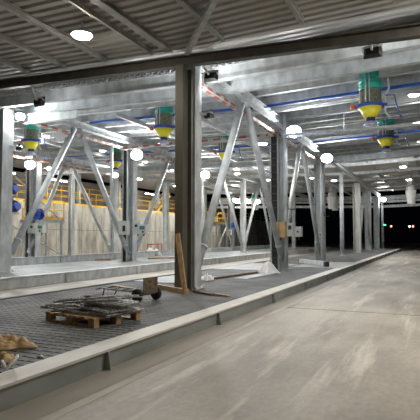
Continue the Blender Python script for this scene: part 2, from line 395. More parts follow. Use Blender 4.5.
brace('thin cross brace running down to the right past the yellow platform', (-23.7, 21.7, 5.9), (-23.7, 26.5, 2.9), .05, False)
brace('thin cross brace under the yellow platform, down to the right', (-23.7, 22.0, 2.5), (-23.7, 26.5, .5), .05, False)
brace('slanting strut of the far platform right of the foreground column', (-23.9, 54.5, .4), (-23.9, 57.5, 3.2), .09, False)

# ------------------------------------------------------------------ roof steel
def xbeam(name, label, y, x0, x1, z, h, b, mat='galv', kind='i', cat='beam', group=None, tf=.025, slope=None):
    f = zr if slope is None else (lambda x: slope * (-x - 5.8))
    xs = [x0] + ([-5.8] if x0 < -5.8 < x1 and slope is None else []) + [x1]
    P = [Vector((x, y, z + f(x) + h / 2)) for x in xs]; o0 = P[0]
    mb = MB()
    for p, e in zip(P[:-1], P[1:]):
        p = p - o0; e = e - o0
        if kind == 'i': mb.ibeam(p, e, h, b, tf, .018)
        elif kind == 'tube': mb.tube(p, e, h / 2, 12)
        else: mb.chan(p, e, h, b)
    o = mb.build(name, mat); o.location = o0
    return tag(o, label, cat, group)
xbeam('portal_beam', 'dark grey transverse beam resting on the foreground column, across the whole view', 11.12, -28, 9, 6.03, .27, .2, 'dark_paint', slope=.034)
YB = [12.75, 14.0] + [15.4 + 1.23 * k for k in range(14)]
for i, y in enumerate(YB):
    big = i < 2
    xbeam('cross_beam', '%s pale galvanised cross beam behind the dark front beam' % ORD[i], y, -28, 9, 6.08 if big else 6.68, .40 if big else .34, .2 if big else .16)
for i, y in enumerate((36.5, 41.5, 46.5, 51.5, 56.5)):
    xbeam('cross_beam', '%s cross beam under the open dark roof beyond the spouts' % ORD[i], y, -28, 9, 6.72, .25, .16)
xbeam('end_beam', 'lowest pale beam framing the black opening at the far end', 61.2, -28, 9, 5.05, .3, .25)
xbeam('end_beam', 'middle pale beam above the black opening at the far end', 61.2, -28, 9, 5.62, .26, .2)
xbeam('fascia_panel', 'bluish pale fascia strip above the end beams', 61.6, -28, 9, 5.98, .5, .06, kind='c', cat='panel')
xbeam('blue_pipe', 'blue pipe crossing under the pale beams behind the foreground column', 17.6, -14, 8, 6.5, .12, .1, 'bluepipe', 'tube', 'pipe')
xbeam('blue_pipe', 'blue pipe crossing farther back near the second row of spouts', 25.4, -24, 8, 6.5, .11, .1, 'bluepipe', 'tube', 'pipe')
for i, y in enumerate((18.2, 20.0, 21.6)):
    xbeam('pale_rail', '%s thin pale rail slung below the cross beams' % ORD[i], y, -13.5, 8, 6.5, .07, .05, 'galv_pipe', 'tube', 'rail')
xbeam('tie_pipe', 'long pale pipe crossing at the tan box column, carrying a floodlight', 20.0, -13.5, -5.7, 5.75, .12, .1, 'galv_pipe', 'tube', 'pipe')
xbeam('tie_beam', 'broad pale tie beam crossing behind the second row of spouts', 27.6, -28, 9, 5.72, .3, .25)
xbeam('cross_girder', 'short pale girder running right from the left edge column under the cross beams', 13.85, -14.15, -11.6, 5.72, .34, .2)
# beams along the lanes
def ybeam(name, label, x, y0, y1, z, h, b, mat='galv', cat='beam'):
    mb = MB().ibeam((0, 0, 0), (0, y1 - y0, 0), h, b, .02, .016)
    o = mb.build(name, mat); o.location = (x, y0, z + zr(x) + h / 2); return tag(o, label, cat)
prof = []; x = -28.0
while x < 9:
    prof += [(x, 0), (x + .1, 0), (x + .12, .08), (x + .19, .08)]; x += .21
n = len(prof)
dk = MB().add([(a, 12.6, 6.49 + zr(a) + b) for a, b in prof] + [(a, 14.25, 6.49 + zr(a) + b) for a, b in prof], [(i, i + 1, n + i + 1, n + i) for i in range(n - 1)]).build('fluted_sheet', 'galv', fix=False)
md = dk.modifiers.new('thick', 'SOLIDIFY'); md.thickness = 0.012; md.offset = 1
tag(dk, 'fluted steel sheet lying on the first two pale cross beams', 'sheet')
ybeam('longitudinal_beam', 'lengthwise girder running back from the top of the foreground column', -5.8, 11.9, 61, 6.28, .28, .24)
ybeam('longitudinal_beam', 'lengthwise girder running back over the middle row of columns', -14.4, 12.6, 61, 6.25, .3, .26)
ybeam('longitudinal_beam', 'lengthwise girder running back over the far row of columns', -22, 12.6, 61, 6.22, .28, .24)
ybeam('longitudinal_beam', 'slim lengthwise beam above the second lane, between two column rows', -8.75, 16.2, 61, 6.35, .16, .14)
ybeam('longitudinal_beam', 'slim lengthwise beam above the middle island front edge', -11.6, 16.2, 61, 6.35, .16, .14)
ybeam('longitudinal_beam', 'slim lengthwise beam above the innermost lane', -18.9, 16.2, 61, 6.35, .16, .14)
pl = [(-11.05, .1), (-9.65, .1), (-8.2, .12), (-6.72, .07), (-6.2, .2), (-4.68, .11), (-2.68, .11), (-.65, .11), (1.4, .11), (-12.9, .1), (-14.4, .1)]
for i, (x, b) in enumerate(sorted(pl)):
    ybeam('roof_purlin', '%s roof purlin from the left under the dark corrugated front roof' % ORD[i], x, -6, 10.98, 6.41, .14, b, 'olive_paint', 'purlin')
for i, x in enumerate((-17.5, -13, -9, -4.3, -1.2, 1.9)):
    ybeam('roof_purlin', '%s lengthwise purlin from the left under the far open roof' % ORD[i], x, 32.0, 61, 6.9, .12, .12, 'galv', 'purlin')
o = MB().ibeam((0, 0, 0), (1.95, -2.5, -.02), .12, .13, .015, .012).build('roof_brace', 'galv'); o.location = (-5.7, 11.0, 6.33)
tag(o, 'diagonal pale roof brace rising from the top of the foreground column', 'brace')

# ------------------------------------------------------------------ cable trays
def tray(label, x, y0, y1, z, seg=.42):
    t = thing('cable_tray', label, 'cable tray', (x, y0, z))
    L = y1 - y0
    MB().box((0, L / 2, 0), (.16, L, .012)).box((.085, L / 2, .05), (.012, L, .1)).box((-.085, L / 2, .05), (.012, L, .1)).build('tray', 'galv', t)
    mb = MB().box((0, L / 2, .048), (.2, L - .4, .085)).box((0, L / 2, -.0105), (.13, L - .4, .009))
    mb.build('red_cable', 'redstripe', t)
    y = 1.0
    while y < L:
        MB().tube((0, y, .05), (0, y, .42), .012, 6).build('hanger', 'galv', t); y += 3
    return t
tray('cable tray with red cables running back from the top of the foreground column', -6.0, 11.6, 28, 5.88)
tray('cable tray with red cables running back over the middle column row at left', -14.4, 13.2, 30, 6.08)
tray('cable tray with red cables over the far column row', -21.7, 13.2, 30, 6.15)
t = thing('cable_ladder', 'bright horizontal cable ladder running right from the floodlit tan box column', 'cable ladder', (-5.5, 19.0, 5.72))
MB().box((0, 0, 0), (.01, .01, .01))
MB().bar((0, 0, 0), (7.5, 0, -.1), .03, .1).bar((0, .4, 0), (7.5, .4, -.1), .03, .1).build('side_rail', 'galv', t)
for k in range(24): MB().box((.16 + k * .31, .2, -.1 * (.16 + k * .31) / 7.5), (.03, .38, .02)).build('rung', 'galv_pipe', t)
MB().bar((.1, .2, .04), (7.4, .2, -.06), .16, .04).build('cable_bundle', 'bluepipe', t)
t = thing('cable_tray', 'red cable tray crossing high between the near brace legs', 'cable tray', (-13.6, 19.4, 5.78))
MB().box((3.8, 0, 0), (7.6, .18, .012)).box((3.8, -.09, .05), (7.6, .012, .1)).build('tray', 'galv', t)
mb = MB()
mb.box((3.8, -.098, .05), (7.2, .004, .09))
mb.build('red_cable', 'redstripe', t)

def ladder(label, x, y, z0, z1, w=.3):
    t = thing('cable_ladder', label, 'cable ladder', (x, y, z0))
    MB().box((-w / 2, 0, (z1 - z0) / 2), (.03, .09, z1 - z0)).box((w / 2, 0, (z1 - z0) / 2), (.03, .09, z1 - z0)).build('side_rail', 'galv', t)
    z = .2
    while z < z1 - z0 - .1:
        MB().box((0, 0, z), (w, .03, .03)).build('rung', 'dark_paint', t); z += .3
    MB().box((0, .035, (z1 - z0) / 2), (w * .8, .03, z1 - z0)).build('cable_bundle', 'black', t)
    return t
ladder('vertical cable ladder on the column with the tan box', -6.12, 19.85, G1, 5.9, .32)
ladder('vertical cable ladder on the middle-row column with white control boxes', -14.5, 21.1, G2, 6.1, .26)
ladder('vertical cable ladder on the far-row column with the blue reel', -22.25, 22.2, G3, 5.9, .3)
ladder('vertical cable ladder on the last far-row blue reel column', -22.3, 54.1, G3, 5.5, .3)

# ------------------------------------------------------------------ loading spouts
def make_spout():
    t = thing('loading_spout', 'x', 'spout', (0, 0, 5.2))
    pr = []; z = 1.2
    for k in range(5):
        pr += [(.325, z), (.33, z + .02), (.365, z + .03), (.365, z + .085), (.33, z + .095), (.325, z + .11)]; z += .115
    MB().lathe(pr, n=28).build('upper_sleeve', 'teal', t)
    pr = []; z = .71
    for k in range(8):
        pr += [(.335, z), (.36, z + .03), (.335, z + .06)]; z += .061
    MB().lathe(pr, n=28).build('bellows', 'bellows', t)
    MB().lathe([(.2, .61), (.43, .61), (.44, .66), (.43, .71), (.2, .71)], n=28).box((.44, 0, .66), (.2, .12, .1)).box((-.44, 0, .66), (.16, .1, .08)).build('flange', 'blue', t)
    MB().lathe([(.17, .27), (.19, .27), (.38, .61), (.3, .61)], n=28).build('cone', 'cone', t)
    MB().lathe([(.085, .17), (.15, .19), (.15, .27), (.085, .27)], n=20).build('outlet_neck', 'navy', t)
    MB().lathe([(.10, 0), (.23, 0.02), (.2, .06), (.09, .15), (.07, .18)], n=20).build('nozzle', 'lav', t)
    MB().lathe([(.0, -.03), (.11, -.02), (.11, 0.01), (.0, .01)], n=16).build('outlet_plug', 'whitebox', t)
    mb = MB(); mb.lathe([(.02, -.08), (.085, -.05), (.085, .05), (.02, .08)], (-.56, -.05, .68), 12); mb.build('limit_switch', 'orange', t)
    MB().tube((-.1, -.37, .7), (-.1, -.37, 1.78), .025, 8).tube((.02, -.375, .7), (.02, -.375, 1.78), .02, 8).build('guide_rod', 'galv_pipe', t)
    MB().path([(.1, -.1, 1.75), (.5, -.05, 1.72), (.56, -.05, 1.6), (.6, -.03, 1.2), (.46, 0, .95), (.47, 0, .45), (.6, 0, .2)], .035, 8).build('dust_hose', 'galv_pipe', t)
    MB().path([(.45, -.02, .98), (.75, 0, .95), (.82, 0, .6), (.95, 0, .2)], .022, 6).build('air_line', 'bluepipe', t)
    return t
sp = make_spout()
spots = [(-1.85, 16.8, 'largest teal and yellow loading spout, over the right lane'), (-1.9, 23.1, 'smaller teal and yellow spout directly behind the largest one, right lane'),
         (-9.9, 17.1, 'teal and yellow spout just left of the foreground column top'), (-9.9, 23.5, 'teal and yellow spout half hidden behind the near brace leg'),
         (-17.5, 17.6, 'teal and yellow spout near the left edge above a floodlight'), (-17.5, 24.4, 'small teal and yellow spout left of the middle control boxes column')]
for i, (x, y, lb) in enumerate(spots):
    o = sp if i == 0 else copy_tree(sp)
    o.location = (x, y, 5.27 + (zr(x) if i else 0)); o['label'] = lb
for x, y, lb in ((-1.85, 46.6, 'white cloth wrapped spout over the right lane by the right edge'), (-9.9, 54.5, 'white cloth wrapped spout left of the slim round post'), (-9.6, 51.0, 'white cloth wrapped spout peeping out behind the third near column'), (-17.5, 49.8, 'white cloth wrapped spout right of the near brace, with teal sleeve')):
    t = thing('loading_spout', lb, 'spout', (x, y, 4.5))
    MB().tube((0, 0, 1.5), (0, 0, 2.5), .25, 18).build('inlet_pipe', 'galv_pipe', t)
    MB().lathe([(.33, 1.2), (.36, 1.24), (.36, 1.6), (.33, 1.65)], n=24).build('upper_sleeve', 'teal' if x < -15 else 'whitebox', t)
    MB().lathe([(.30, 0), (.32, 0.02), (.34, .5), (.42, 1.0), (.45, 1.2), (.3, 1.22)], n=30, wob=lambda a, j: 1 + .08 * math.sin(5 * a + j) + .05 * math.sin(11 * a)).build('cloth_cover', 'white', t)

# ------------------------------------------------------------------ lamps
MOUNTS = [(-14.16, 13.15, 6.1), (-21.9, 22.4, 5.79), (-21.8, 22.75, 5.8), (-21.9, 30.5, 6.2), (-14.25, 21.45, 5.82), (-14.25, 29.65, 5.73), (-5.58, 19.72, 5.9), (-5.6, 27.07, 5.9),
          (-21.9, 54.4, 6.0), (-14.38, 40.95, 4.7), (-5.55, 60.55, 5.92), (-5.35, 11.2, 6.03), (-11.2, 11.2, 6.23), (-1.2, 11.2, 5.9), (3.2, 11.2, 5.75), (-5.7, 11.75, 4.95), (-6.1, 11.75, 4.95), (-14.16, 13.2, 4.95), (-14.64, 13.2, 4.95),
          (-3.4, 31.45, 6.78), (-10.5, 31.45, 6.8), (-18.5, 31.45, 6.98)]
def flood(label, p, aim, w=.4, h=.3, mat='flood', mount=None, group=None):
    if mount is None:
        mount = min(MOUNTS, key=lambda m: (Vector(m) - Vector(p)).length)
    t = thing('floodlight', label, 'floodlight', p, group)
    q = Vector(aim).normalized().to_track_quat('Y', 'Z'); t.rotation_mode = 'QUATERNION'; t.rotation_quaternion = q
    MB().add([(-w / 2, 0, -h / 2), (w / 2, 0, -h / 2), (w / 2, 0, h / 2), (-w / 2, 0, h / 2), (-w * .35, -.12, -h * .35), (w * .35, -.12, -h * .35), (w * .35, -.12, h * .35), (-w * .35, -.12, h * .35)],
             [(0, 1, 2, 3), (7, 6, 5, 4), (0, 4, 5, 1), (1, 5, 6, 2), (2, 6, 7, 3), (3, 7, 4, 0)]).build('housing', 'black', t)
    vs = []
    for q, yy in ((1.0, .006), (.75, .03), (.35, .045)):
        vs += [(w * .48 * q * math.cos(2 * PI * k / 20), yy, h * .48 * q * math.sin(2 * PI * k / 20)) for k in range(20)]
    vs.append((0, .05, 0))
    fs = [(j * 20 + k, (j + 1) * 20 + k, (j + 1) * 20 + (k + 1) % 20, j * 20 + (k + 1) % 20) for j in (0, 1) for k in range(20)] + [(40 + k, 60, 40 + (k + 1) % 20) for k in range(20)]
    MB().add(vs, fs).build('lens', mat, t, fix=False)
    loc = t.rotation_quaternion.inverted() @ (Vector(mount) - Vector(p))
    MB().bar((0, -.14, .0), loc, .05, .05, (.1, .2, 1)).build('mounting_arm', 'galv', t)
    MB().path([(-w * .52, -.04, 0), (-w * .52, -.16, .05), (w * .52, -.16, .05), (w * .52, -.04, 0)], .018, 6).build('bracket', 'galv', t)
    return t
A = (.4, -.9, -.02)
flood('floodlight high on the left edge column, shining right', (-14.0, 13.5, 6.1), (.8, -.35, -.3), .35, .25)
flood('brightest floodlight at left, above the blue reel column', (-21.35, 21.4, 5.79), A, .62, .5)
flood('small floodlight just right of the brightest left one', (-21.4, 23.0, 5.8), A, .25, .2, 'flood_small')
flood('floodlight on the far-row column left of the middle control boxes', (-21.6, 30.1, 6.2), A, .45, .34)
flood('bright floodlight on top of the column with white control boxes', (-13.87, 21.2, 5.82), A, .62, .5)
flood('floodlight just right of the foreground column', (-13.85, 29.4, 5.73), A, .62, .5)
flood('bright floodlight over the tan box column', (-5.15, 19.45, 5.9), (.4, -.85, -.3), .62, .5, 'flood_mid')
flood('bright floodlight by the third near column, below the cable ladder', (-5.28, 26.85, 5.9), (.3, -.9, -.02), .62, .5, 'flood_mid')
flood('far floodlight between the brace legs, left of a wrapped spout', (-21.6, 54.2, 6.0), A, .5, .4)
flood('far floodlight beside the wrapped spout with teal sleeve', (-14.1, 40.9, 4.7), A, .4, .3)
flood('farthest floodlight on the end post over the right lane', (-5.4, 60.2, 5.95), (.3, -.9, -.02), .6, .4)
flood('black floodlight seen from behind at the top of the foreground column', (-5.35, 11.75, 5.9), (.05, .9, -.08), .42, .3, 'flood_soft')
flood('dark floodlight seen from behind under the front beam at left', (-11.2, 11.6, 5.85), (.05, .9, -.08), .42, .3, 'flood_soft')
flood('floodlight behind the front beam over the right lane, facing away', (-1.2, 11.6, 5.85), (.05, .9, -.08), .42, .3, 'flood_soft')
flood('fill floodlight added out of view under the front beam, facing the foreground column', (3.2, 11.6, 5.85), (-.9, -.06, -.36), .42, .3, 'flood')  # added out of view to brighten the right side of the foreground column

def bay(label, x, y, z, mat='bay', r=.2, group=None):
    top = 6.56 if y < 11.3 else 7.06
    t = thing('bay_light', label, 'ceiling light', (x, y, z + zr(x)), group)
    MB().lathe([(r, 0), (r * 1.1, .01), (r * 1.05, .05), (r * .5, .08), (r * .3, .1)], n=20).build('housing', 'whitebox', t)
    MB().lathe([(.001, -.055), (r * .5, -.05), (r * .85, -.032), (r * .97, -.002)], n=20).build('diffuser', mat, t)
    MB().tube((0, 0, .1), (0, 0, max(.12, top - z)), .02, 6).build('stem', 'galv', t)
    return t
bay('glowing ceiling lamp in the dark front roof at upper left', -7.34, 8.88, 6.24, r=.24)
bay('ceiling lamp right of the third near column, under the far roof', -7.37, 40.3, 6.15, 'bay_far')
bay('ceiling lamp above the right lane near the right edge', -1.83, 34.9, 6.15, 'bay_far')
bay('ceiling lamp farther along the right lane, below its neighbour', -1.82, 42.9, 6.15, 'bay_far')
bay('small ceiling lamp left of the tan box column, beside the floodlight', -7.1, 21.3, 5.85, 'bay_far')
bay('ceiling lamp between the near brace legs, upper one', -12.1, 30.7, 6.05, 'bay_far')
bay('ceiling lamp between the near brace legs, lower one', -13.0, 33.1, 6.05, 'bay_far')
bay('ceiling lamp right of the near brace, over the wrapped spout', -12.3, 38.1, 6.1, 'bay_far')
bay('ceiling lamp just left of the foreground column', -16, 28.9, 5.9, 'bay_far')
for x, y, lb, m in ((1.2, 8.8, 'ceiling lamp of the front roof over the right lane', 'bay_front'), (4.5, 9.6, 'ceiling lamp of the front roof far right', 'bay_front'), (3.0, 2.6, 'ceiling lamp of the front roof above the photographer', 'bay_dim'), (-2.0, -3.0, 'ceiling lamp of the front roof behind the photographer', 'bay_dim')):
    bay(lb, x, y, 6.24, m, r=.24)
for x, y, z, aim, lb in ((-5.52, 12.0, 4.95, (.25, .9, .3), 'added fill floodlight facing away on the right of the galvanised column behind the dark one'), (-6.2, 12.0, 4.95, (-.5, .8, .3), 'added fill floodlight facing away on the left of the galvanised column behind the dark one'),
                         (-14.0, 13.5, 4.95, (.35, .9, .3), 'added fill floodlight facing away on the right side of the left edge column'), (-14.8, 13.5, 4.95, (-.5, .8, .3), 'added fill floodlight facing away on the hidden side of the left edge column')):
    flood(lb, (x, y, z), aim, .3, .24, 'flood_fill_up')  # fill floods added behind the columns to lift the ceiling steel
for x, y, z, lb in ((-3.4, 31.75, 6.5, 'added fill floodlight facing away on the last close set cross beam over the right lane'), (-10.5, 31.75, 6.55, 'added fill floodlight facing away on the last close set cross beam over the second lane'), (-18.5, 31.75, 6.7, 'added fill floodlight facing away on the last close set cross beam over the innermost lane')):
    flood(lb, (x, y, z), (0, .95, -.2), .36, .26, 'flood_fill_far')  # fill floods added to light the far end and the wrapped spouts
for i, (x, y) in enumerate([(x, y) for x in (-.6, -10, -18.6) for y in (19.7, 24.6, 29.5)] + [(-18.6, 40), (-10, 44)]):
    bay('added fill lamp tucked up between the pale cross beams', x, y, 6.93 - zr(x), 'bay_fill_deep', group='added fill lamps between the cross beams')  # lamps added among the beams, out of sight, to brighten the lanes
for x, y in [(-24.6, 18.4), (-24.6, 24.6), (-24.6, 31.0), (-24.6, 38), (-24.6, 45), (-24.6, 50), (-24.6, 56), (-23, 64)]:
    bay('added fill lamp recessed over the far island before the concrete wall', x, min(y, 60.5), 6.93 - zr(x), 'bay_fill_wall', r=.26, group='added fill lamps before the concrete wall')  # lamps added to brighten the concrete wall
def strip(label, x, y, z):
    t = thing('strip_light', label, 'strip light', (x, y, z))
    MB().box((0, 0, .06), (.18, 2.0, .1)).build('housing', 'whitebox', t)
    MB().box((0, 0, 0), (.12, 1.9, .06)).build('tube', 'tube', t)
    MB().tube((0, -.7, .1), (0, -.7, .3), .012, 6).tube((0, .7, .1), (0, .7, .3), .012, 6).build('hanger', 'galv', t)
strip('strip light over the railed gallery at left', -31, 34.7, 6.75)
strip('strip light over the railed gallery, left of the foreground column', -31, 50.3, 6.75)
strip('strip light over the gallery beyond the left edge column', -31, 28.5, 6.75)
# beacons far outside
for p, m, lb in (((-11.4, 150, 4.7), 'red_glow', 'tiny red light in the dark beyond the end post'), ((-6.5, 150, 4.6), 'pale_glow', 'tiny pale light in the dark, left of a pair'), ((-5.6, 150, 4.6), 'red_glow', 'tiny red light in the dark, right of a pair')):
    t = thing('beacon', lb, 'beacon', (p[0], p[1], 0))
    MB().tube((0, 0, 0), (0, 0, p[2] - .3), .08, 8).build('mast', 'black', t)
    MB().lathe([(.05, p[2] - .3), (.26, p[2] - .2), (.26, p[2] + .2), (.05, p[2] + .3)], n=12).build('lamp', m, t)
t = thing('exit_light', 'small green light on the last slim end post', 'sign', (-5.3, 60.4, 3.0))
MB().box((0, 0, 0), (.34, .1, .2)).build('housing', 'galv', t); MB().box((0, -.055, 0), (.28, .012, .12)).build('face', 'green_glow', t)
MB().box((-.2, .1, 0), (.06, .14, .06)).build('bracket', 'black', t)

# ------------------------------------------------------------------ control boxes and machines
def cabinet(name, label, p, d, mat='whitebox', rz=0, extras=()):
    t = thing(name, label, 'control box', p, None, rz)
    w, dp, h = d
    MB().box((0, 0, 0), d).build('enclosure', mat, t)
    MB().box((0, -dp / 2 - .012, 0), (w * .92, .022, h * .92)).build('door', mat, t)
    for kind, x, z, a, b, m in extras:
        MB().box((x * w, -dp / 2 - .03, z * h), (a * w, .02, b * h)).build(kind, m, t)
    MB().tube((0, 0, -h / 2 - .12), (0, 0, -h / 2), .03, 8).build('cable_gland', 'black', t)
    return t
cabinet('control_box', 'left white control box with dark window on the middle column', (-13.92, 20.2, 2.05), (.5, .25, .68), extras=[('window', .18, -.05, .3, .42, 'black')])
cabinet('control_box', 'white control box with small grey screen on the middle column', (-13.76, 21.2, 2.06), (.42, .3, .6), extras=[('screen', 0, .18, .4, .22, 'navy')])
cabinet('control_box', 'right white control box with teal display on the middle column', (-13.4, 21.2, 2.0), (.42, .3, .48), extras=[('display', 0, .14, .7, .38, 'screen'), ('button', .1, -.28, .22, .2, 'black')])
cabinet('control_box', 'left grey control box under the blue reel', (-21.8, 22.2, 2.12), (.55, .3, .62), extras=[('screen', .1, .12, .3, .25, 'navy')])
cabinet('control_box', 'right control box with teal display under the blue reel', (-21.1, 22.2, 2.1), (.42, .3, .5), extras=[('display', 0, .16, .75, .36, 'screen'), ('button', 0, -.26, .25, .22, 'black')])
cabinet('control_box', 'white control box on the last far-row column', (-22.1, 54.0, 2.1), (.6, .3, .7), extras=[('screen', 0, .15, .5, .25, 'navy')])
cabinet('control_box', 'tan box with pale stripe on the near-island column', (-5.72, 19.4, 1.9), (.46, .3, .62), 'beige', extras=[('stripe', -.02, 0, .2, .92, 'wood')])
cabinet('control_box', 'grey switch box right of the tan box', (-5.35, 19.62, 1.9), (.26, .3, .55), extras=[('screen', 0, .15, .5, .3, 'navy')])
cabinet('control_box', 'smaller rounded switch box at the far right of the tan box', (-5.12, 20.0, 1.82), (.24, .3, .42), extras=[('button', 0, 0, .3, .2, 'blue')])
cabinet('control_box', 'small red marked box on the third near column', (-5.75, 27.45, 1.75), (.32, .06, .26), extras=[('red_mark', 0, -.1, .6, .4, 'red')])
def reel(label, p, r=.34):
    t = thing('cable_reel', label, 'reel', p)
    def disc(y, q, d): return MB().tube((0, y, 0), (0, y + d, 0), q, 26)
    disc(-.2, r, .05).build('flange', 'blue', t); disc(.1, r, .05).build('flange', 'blue', t)
    disc(-.15, r * .6, .25).build('drum', 'navy', t); disc(-.25, r * .3, .05).build('hub', 'black', t)
    for k in range(8):
        a = k * PI / 4
        MB().tube((r * .72 * math.cos(a), -.215, r * .72 * math.sin(a)), (r * .72 * math.cos(a), -.2, r * .72 * math.sin(a)), r * .1, 10).build('boss', 'bluepipe', t)
    MB().box((-.05, .3, 0), (.2, .3, .25)).build('gear_motor', 'navy', t)
reel('bright blue cable reel above the control boxes at left', (-21.35, 22.15, 2.95))
reel('blue cable reel on the last far-row column', (-21.6, 53.9, 2.95), .38)
def motor(label, p):
    t = thing('drive_motor', label, 'motor', p)
    mb = MB().tube((-.5, 0, 0), (.4, 0, 0), .33, 20)
    for k in range(7): mb.tube((-.4 + k * .11, 0, 0), (-.36 + k * .11, 0, 0), .37, 20)
    mb.build('body', 'navy', t)
    MB().tube((.4, 0, 0), (.62, 0, 0), .22, 18).build('gearbox', 'blue', t)
    MB().box((0, -.1, .4), (.35, .3, .2)).build('terminal_box', 'blue', t)
    MB().box((0, 0, -.4), (.9, .5, .1)).build('foot', 'galv', t)
motor('upper navy blue motor behind the left edge column', (-22.95, 21.4, 4.45))
motor('lower navy blue motor beside the first far-row column', (-22.8, 21.4, 3.4))

# ------------------------------------------------------------------ railings, platforms, stair
def railing(label, pts, h=1.1, step=3.0, mat='yellow', toe=.16):
    t = thing('guard_rail', label, 'railing', pts[0])
    o = Vector(pts[0])
    for a, b in zip(pts[:-1], pts[1:]):
        a = Vector(a) - o; b = Vector(b) - o; n = max(1, round((b - a).length / step)); u = Vector((0, 0, 1))
        for k in range(n + 1):
            p = a.lerp(b, k / n); MB().tube(p, p + u * h, .035, 8).build('post', mat, t)
        MB().tube(a + u * h, b + u * h, .035, 8).build('top_rail', mat, t)
        MB().tube(a + u * h * .55, b + u * h * .55, .03, 8).build('mid_rail', mat, t)
        if toe: MB().bar(a + u * toe / 2, b + u * toe / 2, .02, toe).build('toe_board', mat, t)
    return t
railing('yellow guard rail along the top of the concrete wall', [(-27.1, 20, 4.22), (-27.1, 86, 4.22)])
railing('yellow guard rail at the back of the gallery above the concrete wall', [(-29.6, 22, 4.21), (-29.6, 60, 4.21)], 1.9, 4.0, toe=0)
def platform(label, x0, x1, y0, y1, z):
    t = thing('access_platform', label, 'platform', ((x0 + x1) / 2, y0, 0))
    cx = (x0 + x1) / 2
    MB().box((0, (y1 - y0) / 2, z - .03), (x1 - x0, y1 - y0, .06)).build('deck', 'galv', t)
    for s in (x0, x1): MB().chan((s - cx, 0, z - .16), (s - cx, y1 - y0, z - .16), .2, .09).build('stringer', 'galv', t)
    for s in (x0 + .15, x1 - .15):
        for q in (.2, y1 - y0 - .2): MB().box((s - cx, q, (z - .26) / 2), (.14, .14, z - .26)).build('leg', 'galv', t)
platform('grey steel platform behind the left edge column carrying the yellow loop rail', -25.6, -23.95, 24.9, 27.45, 2.8)
railing('yellow loop rail of the left platform with yellow toe board', [(-25.5, 25.0, 2.8), (-24.0, 25.0, 2.8), (-24.0, 27.35, 2.8), (-25.5, 27.35, 2.8)], 1.3, 1.25, toe=.2)
platform('dim grey platform with yellow frames right of the foreground column', -25.8, -24.2, 52.2, 58.4, 3.3)
railing('yellow rail of the dim platform right of the foreground column', [(-25.7, 52.3, 3.3), (-24.3, 52.3, 3.3), (-24.3, 58.3, 3.3), (-25.7, 58.3, 3.3)], 1.3, 1.4, toe=.2)
t = thing('stair', 'yellow railed steel stair climbing left of the foreground column', 'stair', (-27.6, 46, 4.22))
for x in (0, -.9):
    MB().bar((x, 0, 0), (x, 3.2, 2.1), .05, .2).build('stringer', 'yellow', t)
    MB().tube((x, 0, .95), (x, 3.2, 3.05 - .55), .035, 8).build('handrail', 'yellow', t)
    for k in range(4): MB().tube((x, k * 1.0 + .05, k * .656), (x, k * 1.0 + .05, k * .5 + .95), .03, 8).build('post', 'yellow', t)
for k in range(8): MB().box((-.45, .2 + k * .4, .13 + k * .2625), (.86, .26, .03)).build('tread', 'galv', t)
for y, lb in ((34, 'first'), (40, 'second'), (47.5, 'third'), (56, 'fourth')):
    column('%s gallery column above the concrete wall from the left' % lb, -28.2, y, 4.21, 6.6 + zr(-28.2) - .05, .25, .25, plate=False, name='gallery_column')

# ------------------------------------------------------------------ things lying on the near island
T = G1
# pallet
ang = math.atan2(-.24, 1.19); 
t = thing('wooden_pallet', 'wooden pallet on the dark grating under scrap steel', 'pallet', (-5.15, 6.62, T), None, math.radians(-12))
W, D = 1.2, 1.0
for y in (-.44, 0, .44): MB().box((0, y, .011), (W, .1, .022)).build('bottom_board', 'wood', t)
for x in (-.53, 0, .53):
    for y in (-.44, 0, .44): MB().box((x, y, .062), (.14, .1, .08)).build('block', 'wood', t)
for y in (-.44, 0, .44): MB().box((0, y, .113), (W, .1, .022)).build('stringer_board', 'wood', t)
for k in range(6): MB().box((-.54 + k * .216, 0, .135), (.13, D, .022)).build('top_board', 'wood', t)
PT = T + .146
q = Matrix.Rotation(math.radians(-12), 3, 'Z')
def onp(x, y, z=0): return Vector((-5.15, 6.62, PT + z)) + q @ Vector((x, y, 0))
# cut grating pieces
def offcut(label, x, y, z, w, d, rz, tilt, tx=0):
    mb = MB()
    n = int(d / .055)
    for k in range(n + 1): mb.box((0, -d / 2 + k * d / n, 0), (w, .018, .035))
    for k in range(int(w / .11) + 1): mb.box((-w / 2 + k * w / int(w / .11), 0, .008), (.02, d, .02))
    o = mb.build('grating_offcut', 'scrap'); o.location = onp(x, y, z); o.rotation_euler = (tx, tilt, math.radians(-12 + rz))
    return tag(o, label, 'grating')
offcut('lowest dark grating offcut lying flat across the pallet', .18, .05, .022, 1.0, .85, 4, 0)
offcut('dark grating offcut second from the bottom on the pallet', .28, .0, .082, .9, .6, -9, 0.03)
offcut('top dark grating offcut stacked on the pallet', .25, .12, .155, .8, .55, 12, .05)
offcut('steep tilted grating offcut at the back of the pallet heap', -.32, .12, .14, .6, .4, -14, .06, .08)
offcut('dark grating offcut lying behind the pallet toward the hand truck', -.42, .76, -.10, .8, .4, 14, 0, .02)
for k in range(30):
    L = R.uniform(.5, 1.05); a = math.radians(R.choice([R.uniform(20, 60), R.uniform(-10, 25)]))
    x = R.uniform(-.55, .0) if k < 18 else R.uniform(0, .4); y = R.uniform(-.42, .3); z = (.03 if k < 18 else .21) + R.uniform(0, .05)
    c = onp(x, y, z); d = Vector((math.cos(a), math.sin(a), R.uniform(-.02, .1))) * L / 2
    mb = MB().tube(-d, d, .014, 8)
    for j in range(8): mb.tube(-d + d * (j * .25 + .05), -d + d * (j * .25 + .09), .018, 8)
    o = mb.build('steel_rod', 'scrap'); o.location = c
    tag(o, 'loose steel rod lying in the scrap heap on the wooden pallet', 'rod', 'loose steel rods on the pallet')
# hand truck lying on its back
t = thing('hand_truck', 'two wheeled hand truck lying down near the foreground column', 'hand truck', (-5.62, 9.02, T), None, math.radians(172))
